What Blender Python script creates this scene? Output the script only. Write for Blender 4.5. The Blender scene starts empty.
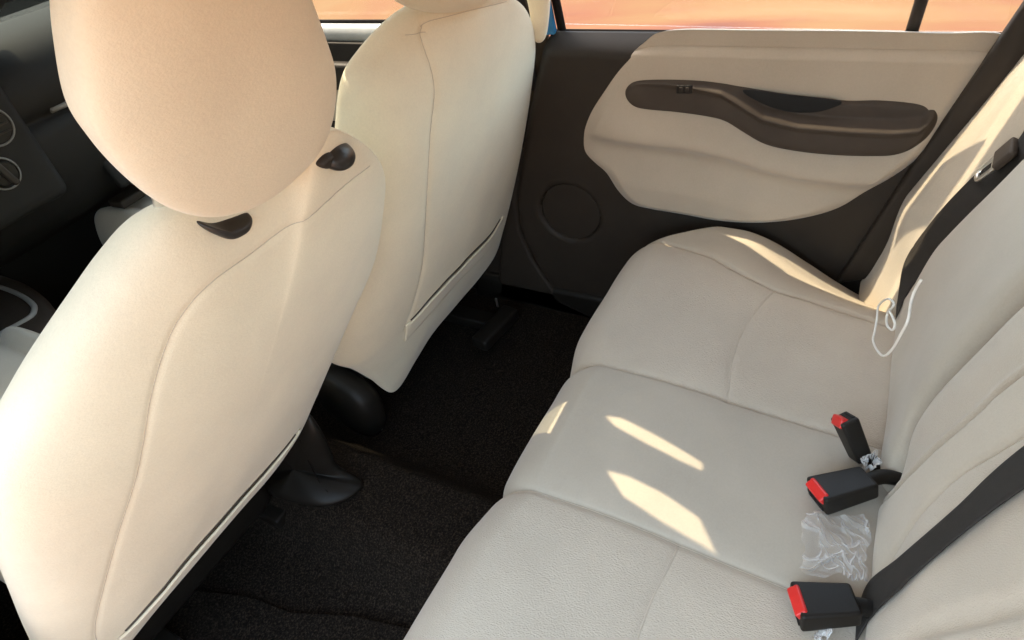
# interior of a small car seen from its open rear door; units are metres,
# x across the car, y forward, z up
DATA = {
'cam_rot':[[0.44844466,0.62762006,-0.63638860],[-0.88323438,0.20195908,-0.42321338],[-0.13709275,0.75186806,0.64490309]],
'drv_rim':[[-0.1430,0.5955,0.8952],[-0.1023,0.6069,0.8743],[-0.0507,0.6307,0.8311],[-0.0113,0.6561,0.7849],[0.0105,0.6847,0.7330],[0.0230,0.7533,0.6082],[-0.0124,0.8011,0.5214],[-0.0530,0.8505,0.4315],[-0.0937,0.8991,0.3431],[-0.1342,0.9410,0.2670],[-0.2065,0.9622,0.2285],[-0.2956,0.9635,0.2261],[-0.3994,0.9684,0.2171],[-0.4829,0.9722,0.2102],[-0.5432,0.9806,0.1950],[-0.6027,0.9927,0.1729],[-0.6219,1.0101,0.2035],[-0.5915,0.8985,0.4064],[-0.5670,0.8251,0.5400],[-0.5500,0.7742,0.6324],[-0.5387,0.7365,0.7011],[-0.5247,0.7098,0.7496],[-0.5055,0.6994,0.7685],[-0.4826,0.6908,0.7842],[-0.4411,0.6720,0.8183],[-0.3840,0.6509,0.8566],[-0.3477,0.6386,0.8791],[-0.3103,0.6309,0.8930],[-0.2535,0.6351,0.8853],[-0.1812,0.6380,0.8801]],
'drv_seam1':[[-0.0511,0.6364,0.8063],[-0.1182,0.6261,0.8127],[-0.1857,0.6260,0.8127],[-0.2467,0.6302,0.8150],[-0.3061,0.6272,0.8190],[-0.3394,0.6330,0.8084],[-0.3652,0.6441,0.7848],[-0.3944,0.6634,0.7405],[-0.4204,0.6906,0.6840],[-0.4539,0.7265,0.6152],[-0.4917,0.7782,0.5292],[-0.5477,0.8679,0.3773],[-0.5577,0.9479,0.2573]],
'drv_pocket':[[-0.1620,0.8724,0.3376],[-0.2852,0.8728,0.3370],[-0.3921,0.8687,0.3397],[-0.4683,0.8727,0.3308],[-0.5369,0.8956,0.3077]],
'hr_rim':[[-0.3313,0.5333,1.0885],[-0.3392,0.5393,1.0702],[-0.3481,0.5476,1.0454],[-0.3572,0.5606,1.0065],[-0.3531,0.5693,0.9804],[-0.3449,0.5775,0.9556],[-0.3329,0.5859,0.9306],[-0.3200,0.5919,0.9124],[-0.2973,0.5987,0.8920],[-0.2693,0.6036,0.8773],[-0.2337,0.6066,0.8684],[-0.1950,0.6063,0.8692],[-0.1597,0.6037,0.8770],[-0.1356,0.5975,0.8958],[-0.1230,0.5879,0.9246],[-0.1214,0.5784,0.9531],[-0.1308,0.5684,0.9831],[-0.1436,0.5576,1.0154],[-0.1561,0.5480,1.0444],[-0.1836,0.5352,1.0825],[-0.2217,0.5275,1.1057],[-0.2654,0.5237,1.1172],[-0.3020,0.5257,1.1111],[-0.3238,0.5290,1.1012]],
'hr_seam':[[-0.2945,0.5259,1.0552],[-0.2918,0.5265,1.0497],[-0.2887,0.5291,1.0367],[-0.2856,0.5343,1.0176],[-0.2836,0.5396,0.9995]],
'hr_seam2':[[-0.3503,0.5125,1.0875],[-0.3560,0.5168,1.0747],[-0.3650,0.5244,1.0517],[-0.3721,0.5368,1.0147],[-0.3686,0.5456,0.9883],[-0.3581,0.5542,0.9625],[-0.3453,0.5616,0.9403],[-0.3325,0.5678,0.9217],[-0.3089,0.5734,0.9049],[-0.2745,0.5786,0.8892]],
'pas_rim':[[0.3690,0.7006,0.8935],[0.4675,0.7039,0.8518],[0.5558,0.7210,0.8000],[0.6225,0.7450,0.7270],[0.6474,0.7719,0.6456],[0.6611,0.8124,0.5229],[0.6590,0.8535,0.3983],[0.6445,0.8884,0.2927],[0.6317,0.9048,0.2428],[0.6006,0.9281,0.1723],[0.5147,0.9334,0.1561],[0.3942,0.9323,0.1597],[0.2760,0.9319,0.1607],[0.1992,0.9412,0.1326],[0.1285,0.9562,0.1031],[0.0842,0.9545,0.1882],[0.0389,0.9481,0.2712],[0.0001,0.9497,0.3302],[-0.0162,0.9159,0.4326],[0.0084,0.8819,0.5357],[0.0507,0.8365,0.6731],[0.0734,0.8114,0.7492],[0.0850,0.7963,0.7952],[0.0926,0.7859,0.8267],[0.1089,0.7761,0.8563],[0.1402,0.7706,0.8729],[0.1770,0.7603,0.8882],[0.2176,0.7458,0.9002],[0.2688,0.7286,0.9044],[0.3161,0.7135,0.9023]],
'pas_seam1':[[0.2294,0.6903,0.8678],[0.2162,0.6957,0.8482],[0.2175,0.7177,0.7872],[0.1986,0.7329,0.7124],[0.1902,0.7652,0.6023],[0.1870,0.8089,0.4676],[0.1643,0.8351,0.3805],[0.1392,0.8607,0.3200]],
'pas_seam2':[[0.1954,0.7653,0.8864],[0.2298,0.7468,0.8771],[0.2294,0.6903,0.8678]],
'pas_pocket':[[0.1389,0.8586,0.3263],[0.2555,0.8453,0.3394],[0.3907,0.8506,0.3286],[0.4964,0.8577,0.3162],[0.5640,0.8581,0.3282]],
'pas_hr_rim':[[0.1181,0.6809,0.9572],[0.1361,0.6872,0.9384],[0.1698,0.6936,0.9191],[0.2225,0.7005,0.8985],[0.2960,0.7068,0.8796],[0.3505,0.7092,0.8725],[0.4100,0.7077,0.8769],[0.4531,0.6966,0.9102],[0.4338,0.6769,0.9693],[0.3362,0.6535,1.0394],[0.1831,0.6447,1.0660],[0.1118,0.6535,1.0394],[0.0975,0.6674,0.9979]],
'door_insert':[[0.6550,0.4810,0.7360],[0.6550,0.3164,0.7371],[0.6550,0.1580,0.7367],[0.6550,0.0439,0.7345],[0.6550,-0.0454,0.7324],[0.6550,-0.0385,0.6869],[0.6550,-0.0222,0.6310],[0.6550,-0.0005,0.5623],[0.6550,0.0382,0.5008],[0.6550,0.0844,0.4495],[0.6550,0.1315,0.4030],[0.6550,0.1967,0.3697],[0.6550,0.2729,0.3478],[0.6550,0.3559,0.3397],[0.6550,0.4445,0.3443],[0.6550,0.5139,0.3472],[0.6550,0.5567,0.3543],[0.6550,0.5899,0.3841],[0.6550,0.6174,0.4271],[0.6550,0.6455,0.4492],[0.6550,0.6706,0.4765],[0.6550,0.6676,0.5200],[0.6550,0.6480,0.5675],[0.6550,0.6183,0.6129],[0.6550,0.5773,0.6680],[0.6550,0.5255,0.7154]],
'door_arm':[[0.6480,0.5676,0.6182],[0.6480,0.5502,0.6415],[0.6480,0.5029,0.6494],[0.6480,0.4149,0.6510],[0.6480,0.3404,0.6445],[0.6480,0.2514,0.6337],[0.6480,0.1597,0.6275],[0.6480,0.0980,0.6308],[0.6480,0.0378,0.6271],[0.6480,0.0172,0.6145],[0.6480,0.0119,0.5937],[0.6480,0.0221,0.5637],[0.6480,0.0471,0.5407],[0.6480,0.0849,0.5333],[0.6480,0.1499,0.5291],[0.6480,0.2193,0.5308],[0.6480,0.2783,0.5400],[0.6480,0.3232,0.5611],[0.6480,0.3627,0.5807],[0.6480,0.4114,0.5877],[0.6480,0.4920,0.5910],[0.6480,0.5509,0.5938]],
'door_cup':[[0.6440,0.3322,0.6427],[0.6440,0.2513,0.6372],[0.6440,0.1646,0.6307],[0.6440,0.1751,0.6174],[0.6440,0.2095,0.6060],[0.6440,0.2557,0.6070],[0.6440,0.3014,0.6215]],
'door_lip':[[0.6340,0.4807,0.6518],[0.6340,0.4111,0.6470],[0.6340,0.3661,0.6413],[0.6340,0.3262,0.6205],[0.6340,0.2882,0.5996],[0.6340,0.2258,0.5884],[0.6340,0.1427,0.5868],[0.6340,0.0726,0.5883],[0.6340,0.0367,0.5946],[0.6340,0.0210,0.6133]],
'door_fold':[[0.6550,0.6503,0.5308],[0.6550,0.5810,0.5315],[0.6550,0.5147,0.5278],[0.6550,0.4302,0.5259],[0.6550,0.3493,0.5155],[0.6550,0.2898,0.4995],[0.6550,0.2137,0.4858],[0.6550,0.1251,0.4829],[0.6550,0.0599,0.4903],[0.6550,0.0265,0.5179]],
'speaker':[[0.6500,0.7148,0.3065]],
'switch':[[0.6360,0.4421,0.6448]],
'bar':[[0.6600,0.0918,0.8123],[0.6600,0.0837,0.8121],[0.6600,0.0767,0.7835],[0.6600,0.0815,0.7295]],
'quarter':[[0.6300,0.1043,0.2338],[0.6300,0.0689,0.3660],[0.6300,0.0356,0.4943],[0.6300,0.0033,0.6058],[0.6300,-0.0244,0.7017],[0.6300,-0.0477,0.7837],[0.6300,-0.0657,0.8534],[0.6300,-0.1117,0.8151],[0.6300,-0.0964,0.7632],[0.6300,-0.0732,0.7031],[0.6300,-0.0546,0.6431],[0.6300,-0.0316,0.5551],[0.6300,-0.0002,0.4434],[0.6300,0.0473,0.2597]],
'bpillar':[[0.6400,0.6999,0.8496],[0.6400,0.7202,0.7601],[0.6400,0.7622,0.6381],[0.6400,0.8200,0.4697],[0.6400,0.8549,0.3440],[0.6400,0.8619,0.2384],[0.6400,0.8334,0.1403],[0.6400,0.7646,0.0236],[0.6400,0.7117,-0.0742],[0.6400,0.6563,-0.1767],[0.6400,1.0011,-0.2425],[0.6400,0.9642,0.0129],[0.6400,0.9207,0.2286],[0.6400,0.8625,0.4395],[0.6400,0.8012,0.6365],[0.6400,0.7527,0.8512]],
'beltcover':[[0.6200,0.7530,0.8561],[0.6200,0.7007,0.8545],[0.6200,0.7180,0.7379],[0.6200,0.7460,0.7279],[0.6200,0.7475,0.7848]],
'door_seam':[[0.6550,0.7387,0.7164],[0.6550,0.7938,0.5628],[0.6550,0.8574,0.3778],[0.6550,0.8744,0.3035],[0.6550,0.8702,0.2116],[0.6550,0.8484,0.1504],[0.6550,0.8047,0.0563],[0.6550,0.7288,-0.0159]],
'fd_ins':[[0.6600,1.3330,0.7070],[0.6600,1.1773,0.7044],[0.6600,1.2091,0.6566],[0.6600,1.3584,0.6474]],
'br_A':[[0.0481,0.0750],[0.0705,0.0928],[0.1139,0.1015],[0.1288,0.1467],[0.1501,0.2081],[0.1681,0.2926]],
'br_B':[[-0.0190,0.0997],[-0.0035,0.1457],[0.0064,0.1977],[0.0142,0.2410],[0.0237,0.2799]],
'br_C':[[-0.1255,0.0618],[-0.1044,0.0665],[-0.0769,0.1042],[-0.0547,0.1521],[-0.0432,0.1970],[-0.0439,0.2740]],
'belt_c_top':[[-0.1386,0.0577],[-0.1236,0.1229],[-0.1029,0.2032],[-0.0786,0.2836]],
'belt_c_bot':[[-0.1816,0.0710],[-0.1617,0.1258],[-0.1397,0.1964],[-0.1224,0.2798]],
'belt_far_l':[[0.4504,-0.0144],[0.5271,-0.0308],[0.5998,0.0068],[0.6403,0.0751],[0.6444,0.1531],[0.6063,0.2929]],
'belt_far_r':[[0.3966,0.0173],[0.4788,0.0349],[0.5315,0.0919],[0.5377,0.1524],[0.5375,0.2082],[0.5189,0.2852]],
'string':[[-0.0111,0.0500,0.7338],[0.0023,0.0500,0.7119],[0.0009,0.0500,0.6981],[-0.0179,0.0500,0.6906],[-0.0067,0.0500,0.6627],[0.0116,0.0500,0.6268],[0.0541,0.0500,0.5757],[0.1288,0.0500,0.5170],[0.2034,0.0500,0.4684],[0.2170,0.0500,0.4757],[0.2383,0.0500,0.4805],[0.2689,0.0500,0.4765],[0.2307,0.0500,0.5181],[0.1732,0.0500,0.5667],[0.1130,0.0500,0.6064],[0.1274,0.0500,0.5839],[0.0835,0.0500,0.6091],[0.0513,0.0500,0.6256],[0.0605,0.0500,0.6103],[0.1133,0.0500,0.5731],[0.1426,0.0500,0.5649],[0.1332,0.0500,0.5823]],
'tag':[[0.6107,0.0000,0.4401]],
'bf_l':[[0.4323,0.0258],[0.5254,0.0511],[0.5302,0.1322],[0.5312,0.2044],[0.5263,0.2827],[0.5215,0.3224]],
'tongue':[[0.5080,-0.0759,0.6193],[0.5218,-0.0486,0.5590]],
'A':[[0.0738,-0.0037,0.3808],[0.0939,-0.0095,0.4018],[0.1219,-0.0093,0.4274],[0.1362,-0.0252,0.4710],[0.1578,-0.0471,0.5290],[0.1765,-0.0747,0.6049]],
'B':[[0.0254,-0.0181,0.3778],[0.0173,-0.0289,0.4529],[0.0233,-0.0466,0.5079],[0.0312,-0.0622,0.5497],[0.0379,-0.0740,0.5834]],
'Cc':[[-0.1044,0.0004,0.3637],[-0.0834,-0.0010,0.3700],[-0.0653,-0.0119,0.4219],[-0.0522,-0.0263,0.4797],[-0.0407,-0.0421,0.5221],[-0.0413,-0.0679,0.5892]],
'bt':[[-0.1043,0.0045,0.3529],[-0.1020,-0.0124,0.4266],[-0.0939,-0.0373,0.5228],[-0.0679,-0.0653,0.5930]],
'bb':[[-0.1460,-0.0012,0.3551],[-0.1465,-0.0120,0.4369],[-0.1308,-0.0351,0.5155],[-0.1140,-0.0635,0.5907]],
'pas_seam0':[[0.4490,0.6989,0.8474],[0.3398,0.6902,0.8637],[0.2528,0.6883,0.8701],[0.2294,0.6903,0.8678],[0.2254,0.6903,0.8658]],
'slit1':[[0.1364,0.9563,1.2380],[0.1411,0.9321,1.2380],[0.1275,0.8705,1.2380],[0.1108,0.8092,1.2380],[0.0986,0.8076,1.2380],[0.1010,0.8393,1.2380],[0.1098,0.8861,1.2380],[0.1227,0.9368,1.2380]],
'slit2':[[0.0432,0.9221,1.2380],[0.0459,0.8919,1.2380],[0.0396,0.8414,1.2380],[0.0264,0.7958,1.2380],[-0.0087,0.7715,1.2380],[-0.0049,0.7916,1.2380],[0.0012,0.8381,1.2380],[0.0137,0.8895,1.2380]],
'gL':[[-0.2908,0.6231,0.8803],[-0.2782,0.6222,0.8695],[-0.2590,0.6235,0.8628],[-0.2391,0.6248,0.8571],[-0.2391,0.6247,0.8526],[-0.2489,0.6244,0.8476],[-0.2725,0.6225,0.8519],[-0.2834,0.6211,0.8624],[-0.2899,0.6213,0.8728]],
'gR':[[-0.1476,0.6039,0.8610],[-0.1437,0.6009,0.8693],[-0.1251,0.6007,0.8712],[-0.1049,0.6062,0.8643],[-0.1017,0.6099,0.8543],[-0.1142,0.6109,0.8476],[-0.1367,0.6076,0.8514]],
'gW':[[-0.1583,0.6040,0.8675],[-0.1488,0.6003,0.8730],[-0.1373,0.6004,0.8705],[-0.1395,0.6032,0.8625],[-0.1479,0.6046,0.8587]],
'gP':[[0.2260,0.6900,0.9080],[0.2561,0.6900,0.9007],[0.3102,0.6900,0.8881],[0.3135,0.6900,0.8801],[0.2868,0.6900,0.8822],[0.2338,0.6900,0.9004]],
'con_rim':[[-0.0484,2.2429,0.3400],[-0.0550,2.0260,0.3400],[-0.0588,1.8795,0.3400],[-0.0817,1.7554,0.3400],[-0.1137,1.6759,0.3400],[-0.1598,1.6303,0.3400],[-0.2029,1.6070,0.3400],[-0.2848,1.6135,0.3400],[-0.3627,1.6242,0.3400]],
'con_silver':[[-0.1199,2.1742,0.3620],[-0.1071,1.9988,0.3620],[-0.1024,1.9139,0.3620],[-0.1048,1.8162,0.3620],[-0.1165,1.7414,0.3620],[-0.1320,1.7075,0.3620],[-0.1561,1.6917,0.3620],[-0.2195,1.7037,0.3620],[-0.3018,1.7137,0.3620]],
'rail':[[-0.1000,0.9500,0.2857],[-0.1000,0.9214,0.2595],[-0.1000,0.9214,0.1891],[-0.1000,0.9261,0.1277],[-0.0864,0.9004,0.0850],[-0.0985,0.8779,0.0850],[-0.1305,0.8818,0.0850],[-0.1688,0.9217,0.0850],[-0.1878,1.0002,0.0850],[-0.1873,1.0633,0.0850],[-0.1300,1.1843,0.0224],[-0.1300,1.0451,0.2007]],
'rail_line':[[-0.0850,1.0018,0.1989],[-0.0850,1.0088,0.1302],[-0.0850,1.0045,0.0765],[-0.0850,0.9893,0.0589]],
}
FPX = 628.66207
EXPO = 3.7
import bpy, bmesh, math, random
import numpy as np
from mathutils import Vector, Matrix
from mathutils.bvhtree import BVHTree

random.seed(4)
S = bpy.context.scene
COL = S.collection
V = lambda *a: np.array(a, float)
D = {k: np.array(v, float) for k, v in DATA.items()}

# ------------------------------------------------------------ materials
def new_mat(name):
    m = bpy.data.materials.new(name); m.use_nodes = True
    nt = m.node_tree; b = nt.nodes['Principled BSDF']
    return m, nt, b

def noise_node(nt, scale, detail=3, rough=.55, vec=None):
    n = nt.nodes.new('ShaderNodeTexNoise'); n.inputs['Scale'].default_value = scale
    n.inputs['Detail'].default_value = detail; n.inputs['Roughness'].default_value = rough
    if vec is not None: nt.links.new(vec, n.inputs['Vector'])
    return n

def ramp(nt, src, stops):
    r = nt.nodes.new('ShaderNodeValToRGB')
    while len(r.color_ramp.elements) < len(stops): r.color_ramp.elements.new(.5)
    for e, (p, c) in zip(r.color_ramp.elements, stops):
        e.position = p; e.color = (*c, 1)
    nt.links.new(src, r.inputs[0]); return r

def fabric(name, col, weave=900, dash=False, bump=.25, rough=.9):
    m, nt, b = new_mat(name)
    tc = nt.nodes.new('ShaderNodeTexCoord')
    n1 = noise_node(nt, 9, 4, .6, tc.outputs['Object'])
    n2 = noise_node(nt, 350, 2, .5, tc.outputs['Object'])
    mix = nt.nodes.new('ShaderNodeMath'); mix.operation = 'ADD'
    mu = nt.nodes.new('ShaderNodeMath'); mu.operation = 'MULTIPLY'; mu.inputs[1].default_value = .55
    nt.links.new(n2.outputs[0], mu.inputs[0]); nt.links.new(n1.outputs[0], mix.inputs[0]); nt.links.new(mu.outputs[0], mix.inputs[1])
    c = np.array(col)
    r = ramp(nt, mix.outputs[0], [(.5, tuple(c*.93)), (1.0, tuple(np.minimum(c*1.05, .85)))])
    nt.links.new(r.outputs[0], b.inputs['Base Color'])
    b.inputs['Roughness'].default_value = rough
    b.inputs['Sheen Weight'].default_value = .25; b.inputs['Sheen Roughness'].default_value = .5
    b.inputs['Specular IOR Level'].default_value = .25
    mp = nt.nodes.new('ShaderNodeMapping'); nt.links.new(tc.outputs['Object'], mp.inputs[0])
    mp.inputs['Scale'].default_value = (2.4, 1, 2.2) if dash else (1, 2.2, 2.2)
    n3 = noise_node(nt, 420 if not dash else 210, 2, .5, mp.outputs[0])
    bp = nt.nodes.new('ShaderNodeBump'); bp.inputs['Strength'].default_value = bump; bp.inputs['Distance'].default_value = .0015
    if dash:
        vo = nt.nodes.new('ShaderNodeTexVoronoi'); vo.inputs['Scale'].default_value = 320
        nt.links.new(mp.outputs[0], vo.inputs['Vector'])
        ad = nt.nodes.new('ShaderNodeMath'); ad.operation = 'ADD'
        nt.links.new(vo.outputs['Distance'], ad.inputs[0]); nt.links.new(n3.outputs[0], ad.inputs[1])
        nt.links.new(ad.outputs[0], bp.inputs['Height']); nt.links.new(ad.outputs[0], mu.inputs[0]); mu.inputs[1].default_value = .3
    else:
        nt.links.new(n3.outputs[0], bp.inputs['Height'])
    nt.links.new(bp.outputs[0], b.inputs['Normal'])
    return m

def plastic(name, col, rough=.5, grain=900, bump=.15, spec=.5):
    m, nt, b = new_mat(name)
    tc = nt.nodes.new('ShaderNodeTexCoord')
    n = noise_node(nt, 14, 4, .6, tc.outputs['Object'])
    c = np.array(col)
    r = ramp(nt, n.outputs[0], [(.3, tuple(c*.85)), (.75, tuple(c*1.15))])
    nt.links.new(r.outputs[0], b.inputs['Base Color'])
    b.inputs['Roughness'].default_value = rough; b.inputs['Specular IOR Level'].default_value = spec
    if bump:
        g = noise_node(nt, grain, 2, .5, tc.outputs['Object'])
        bp = nt.nodes.new('ShaderNodeBump'); bp.inputs['Strength'].default_value = bump; bp.inputs['Distance'].default_value = .001
        nt.links.new(g.outputs[0], bp.inputs['Height']); nt.links.new(bp.outputs[0], b.inputs['Normal'])
    return m

LIT_CLOTH = (.76, .67, .505)  # front seat tone raised to hold the warm light in the colour
M = {}
M['fabric'] = fabric('cloth_lit', LIT_CLOTH)
M['rear'] = fabric('cloth_dimmed', (.485, .425, .345))  # same cloth, darkened to put the weaker rear light into the colour
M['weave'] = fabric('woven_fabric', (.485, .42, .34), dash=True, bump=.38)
M['smooth'] = fabric('smooth_fabric', (.43, .38, .31), bump=.1, rough=.75)
M['thread'] = fabric('seam_thread', (.50, .43, .34), bump=0)
M['card'] = fabric('door_vinyl', (.49, .41, .32), bump=.12, rough=.7)
M['dark'] = plastic('dark_plastic', (.027, .020, .0145), .6, spec=.35)
M['brown'] = plastic('armrest_plastic', (.062, .047, .036), .62, spec=.3)
M['black'] = plastic('black_plastic', (.011, .009, .007), .5, spec=.3)
M['collar'] = plastic('collar_plastic', (.018, .015, .013), .35, bump=.05)
M['deep'] = plastic('recess_black', (.006, .006, .006), .8)
M['grille'] = plastic('speaker_cloth', (.013, .011, .0095), .8, grain=500, bump=.6)
M['dash'] = plastic('dashboard_vinyl', (.010, .009, .008), .68, spec=.3)
M['silver'] = plastic('satin_silver', (.42, .41, .39), .3, bump=0)
M['grey'] = plastic('grey_trim', (.16, .155, .145), .4)
M['red'] = plastic('red_plastic', (.62, .02, .018), .35, bump=.05)
M['rubber'] = plastic('rubber_seal', (.010, .008, .007), .9, spec=.1)
M['paint'] = plastic('blue_paint', (.03, .19, .42), .25, bump=0)
M['head'] = fabric('roof_lining', (.70, .67, .60))
m, nt, b = new_mat('brushed_metal'); b.inputs['Metallic'].default_value = 1; b.inputs['Base Color'].default_value = (.8, .78, .74, 1); b.inputs['Roughness'].default_value = .35; M['metal'] = m
m, nt, b = new_mat('white_cord'); b.inputs['Base Color'].default_value = (.78, .76, .7, 1); b.inputs['Roughness'].default_value = .6; M['cord'] = m
# webbing
m, nt, b = new_mat('belt_webbing'); tc = nt.nodes.new('ShaderNodeTexCoord')
wv = nt.nodes.new('ShaderNodeTexWave'); wv.inputs['Scale'].default_value = 260; wv.inputs['Distortion'].default_value = .6
nt.links.new(tc.outputs['UV'], wv.inputs['Vector'])
r = ramp(nt, noise_node(nt, 60, 3, .6, tc.outputs['Object']).outputs[0], [(.3, (.014, .0115, .0095)), (.8, (.022, .018, .015))])
nt.links.new(r.outputs[0], b.inputs['Base Color']); b.inputs['Roughness'].default_value = .75
wv.inputs['Scale'].default_value = 6
bp = nt.nodes.new('ShaderNodeBump'); bp.inputs['Strength'].default_value = .25; bp.inputs['Distance'].default_value = .001
nt.links.new(wv.outputs[0], bp.inputs['Height']); nt.links.new(bp.outputs[0], b.inputs['Normal']); M['webbing'] = m
# carpet
m, nt, b = new_mat('carpet_pile'); tc = nt.nodes.new('ShaderNodeTexCoord')
n1 = noise_node(nt, 260, 3, .8, tc.outputs['Object']); n2 = noise_node(nt, 9, 3, .6, tc.outputs['Object'])
ad = nt.nodes.new('ShaderNodeMath'); ad.operation = 'MULTIPLY'; nt.links.new(n1.outputs[0], ad.inputs[0]); ad.inputs[1].default_value = 1
r = ramp(nt, ad.outputs[0], [(.30, (.003, .0023, .0018)), (.5, (.015, .0112, .0085)), (.72, (.070, .052, .038))])
nt.links.new(r.outputs[0], b.inputs['Base Color']); b.inputs['Roughness'].default_value = 1; b.inputs['Specular IOR Level'].default_value = .1
bp = nt.nodes.new('ShaderNodeBump'); bp.inputs['Strength'].default_value = .9; bp.inputs['Distance'].default_value = .004
nt.links.new(n1.outputs[0], bp.inputs['Height']); nt.links.new(bp.outputs[0], b.inputs['Normal']); M['carpet'] = m
# thin clear sheets
def clear(name, gloss=.08, tint=(1, 1, 1), rough=.03, milky=0):
    m = bpy.data.materials.new(name); m.use_nodes = True; nt = m.node_tree; nt.nodes.clear()
    o = nt.nodes.new('ShaderNodeOutputMaterial'); t = nt.nodes.new('ShaderNodeBsdfTransparent'); t.inputs[0].default_value = (*tint, 1)
    g = nt.nodes.new('ShaderNodeBsdfGlossy'); g.inputs['Roughness'].default_value = rough
    mx = nt.nodes.new('ShaderNodeMixShader')
    lw = nt.nodes.new('ShaderNodeLayerWeight'); lw.inputs[0].default_value = .5
    pw = nt.nodes.new('ShaderNodeMath'); pw.operation = 'POWER'; pw.inputs[1].default_value = 4.
    ma = nt.nodes.new('ShaderNodeMath'); ma.operation = 'MULTIPLY_ADD'; ma.inputs[1].default_value = .5; ma.inputs[2].default_value = .03+gloss
    nt.links.new(lw.outputs['Facing'], pw.inputs[0]); nt.links.new(pw.outputs[0], ma.inputs[0])
    nt.links.new(ma.outputs[0], mx.inputs[0]); nt.links.new(t.outputs[0], mx.inputs[1]); nt.links.new(g.outputs[0], mx.inputs[2])
    last = mx
    if milky:
        d = nt.nodes.new('ShaderNodeBsdfDiffuse'); d.inputs[0].default_value = (.85, .85, .85, 1)
        l2 = nt.nodes.new('ShaderNodeLayerWeight'); l2.inputs[0].default_value = .5
        r = ramp(nt, l2.outputs['Facing'], [(.12, (.10, .10, .10)), (.62, (milky, milky, milky))])
        m2 = nt.nodes.new('ShaderNodeMixShader'); nt.links.new(r.outputs[0], m2.inputs[0]); nt.links.new(mx.outputs[0], m2.inputs[1]); nt.links.new(d.outputs[0], m2.inputs[2]); last = m2
    nt.links.new(last.outputs[0], o.inputs[0]); return m
M['glass'] = clear('window_glass', 0)
M['tint'] = clear('dimming_glass', 0, tint=(.55, .57, .55))  # tint added to cut the sky light on the near front seat
M['film'] = clear('clear_film', .03, rough=.32, milky=.6)

# ------------------------------------------------------------ helpers
def link(name, me, mats, parent=None, smooth=True):
    o = bpy.data.objects.new(name, me); COL.objects.link(o)
    for mm in (mats if isinstance(mats, (list, tuple)) else [mats]): me.materials.append(M[mm])
    if smooth: me.polygons.foreach_set('use_smooth', [True]*len(me.polygons))
    if parent is not None: o.parent = parent; o.matrix_parent_inverse = parent.matrix_world.inverted()
    return o

def obj(name, verts, faces, mats, parent=None, smooth=True, idx=None):
    me = bpy.data.meshes.new(name); me.from_pydata([tuple(map(float, v)) for v in verts], [], [tuple(int(i) for i in f) for f in faces])
    o = link(name, me, mats, parent, smooth)
    if idx is not None: me.polygons.foreach_set('material_index', [int(i) for i in idx])
    me.update(); return o

def tag(o, label=None, cat=None, group=None, kind=None):
    if label: o['label'] = label
    if cat: o['category'] = cat
    if group: o['group'] = group
    if kind: o['kind'] = kind
    return o

def empty(name, loc, label, cat, group=None):
    o = bpy.data.objects.new(name, None); COL.objects.link(o); o.location = loc; o.empty_display_size = .05
    bpy.context.view_layer.update(); tag(o, label, cat, group); return o

def cr(P, n, closed=False):
    """Catmull-Rom resample to n points, evenly by length"""
    P = np.array(P, float)
    if closed: Q = np.vstack([P[-1], P, P[0], P[1]])
    else: Q = np.vstack([2*P[0]-P[1], P, 2*P[-1]-P[-2]])
    out = []
    for i in range(1, len(Q)-2):
        a, b, c, d = Q[i-1:i+3]
        t = np.linspace(0, 1, 24, endpoint=False)[:, None]
        out.append(.5*((2*b)+(c-a)*t+(2*a-5*b+4*c-d)*t**2+(3*b-a-3*c+d)*t**3))
    out = np.vstack(out+[Q[-2][None]])
    L = np.r_[0, np.cumsum(np.linalg.norm(np.diff(out, axis=0), axis=1))]
    s = np.linspace(0, L[-1], n, endpoint=not closed)
    return np.stack([np.interp(s, L, out[:, k]) for k in range(P.shape[1])], 1)

def smooth_closed(P, it=3, lam=.5):
    for _ in range(it): P = P + lam*((np.roll(P, 1, 0)+np.roll(P, -1, 0))/2 - P)
    return P

def dist_poly(X, P):
    """distance of points X to polyline P"""
    d = np.full(len(X), 9.)
    for a, b in zip(P[:-1], P[1:]):
        ab = b-a; t = np.clip(((X-a)@ab)/max(ab@ab, 1e-12), 0, 1)
        d = np.minimum(d, np.linalg.norm(X-a-t[:, None]*ab, axis=1))
    return d

def tube_geo(P, r, k=8, off=0, closed=False):
    P = np.array(P, float); n = len(P); vs = []; fs = []
    T = np.gradient(P, axis=0); T /= np.linalg.norm(T, axis=1)[:, None]+1e-12
    u = np.cross(T[0], V(0, 0, 1)); 
    if np.linalg.norm(u) < .1: u = np.cross(T[0], V(1, 0, 0))
    rr = r if hasattr(r, '__len__') else [r]*n
    for i in range(n):
        u = u - T[i]*(u@T[i]); u /= np.linalg.norm(u)+1e-12; w = np.cross(T[i], u)
        for j in range(k):
            a = 2*math.pi*j/k; vs.append(P[i]+rr[i]*(math.cos(a)*u+math.sin(a)*w))
    for i in range(n-1):
        for j in range(k): fs.append((off+i*k+j, off+i*k+(j+1) % k, off+(i+1)*k+(j+1) % k, off+(i+1)*k+j))
    fs.append(tuple(off+j for j in range(k))[::-1]); fs.append(tuple(off+(n-1)*k+j for j in range(k)))
    return vs, fs

def tube(name, P, r, mat, parent=None, k=10, n=None):
    if n: P = cr(P, n)
    v, f = tube_geo(P, r, k); return obj(name, v, f, mat, parent)

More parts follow.
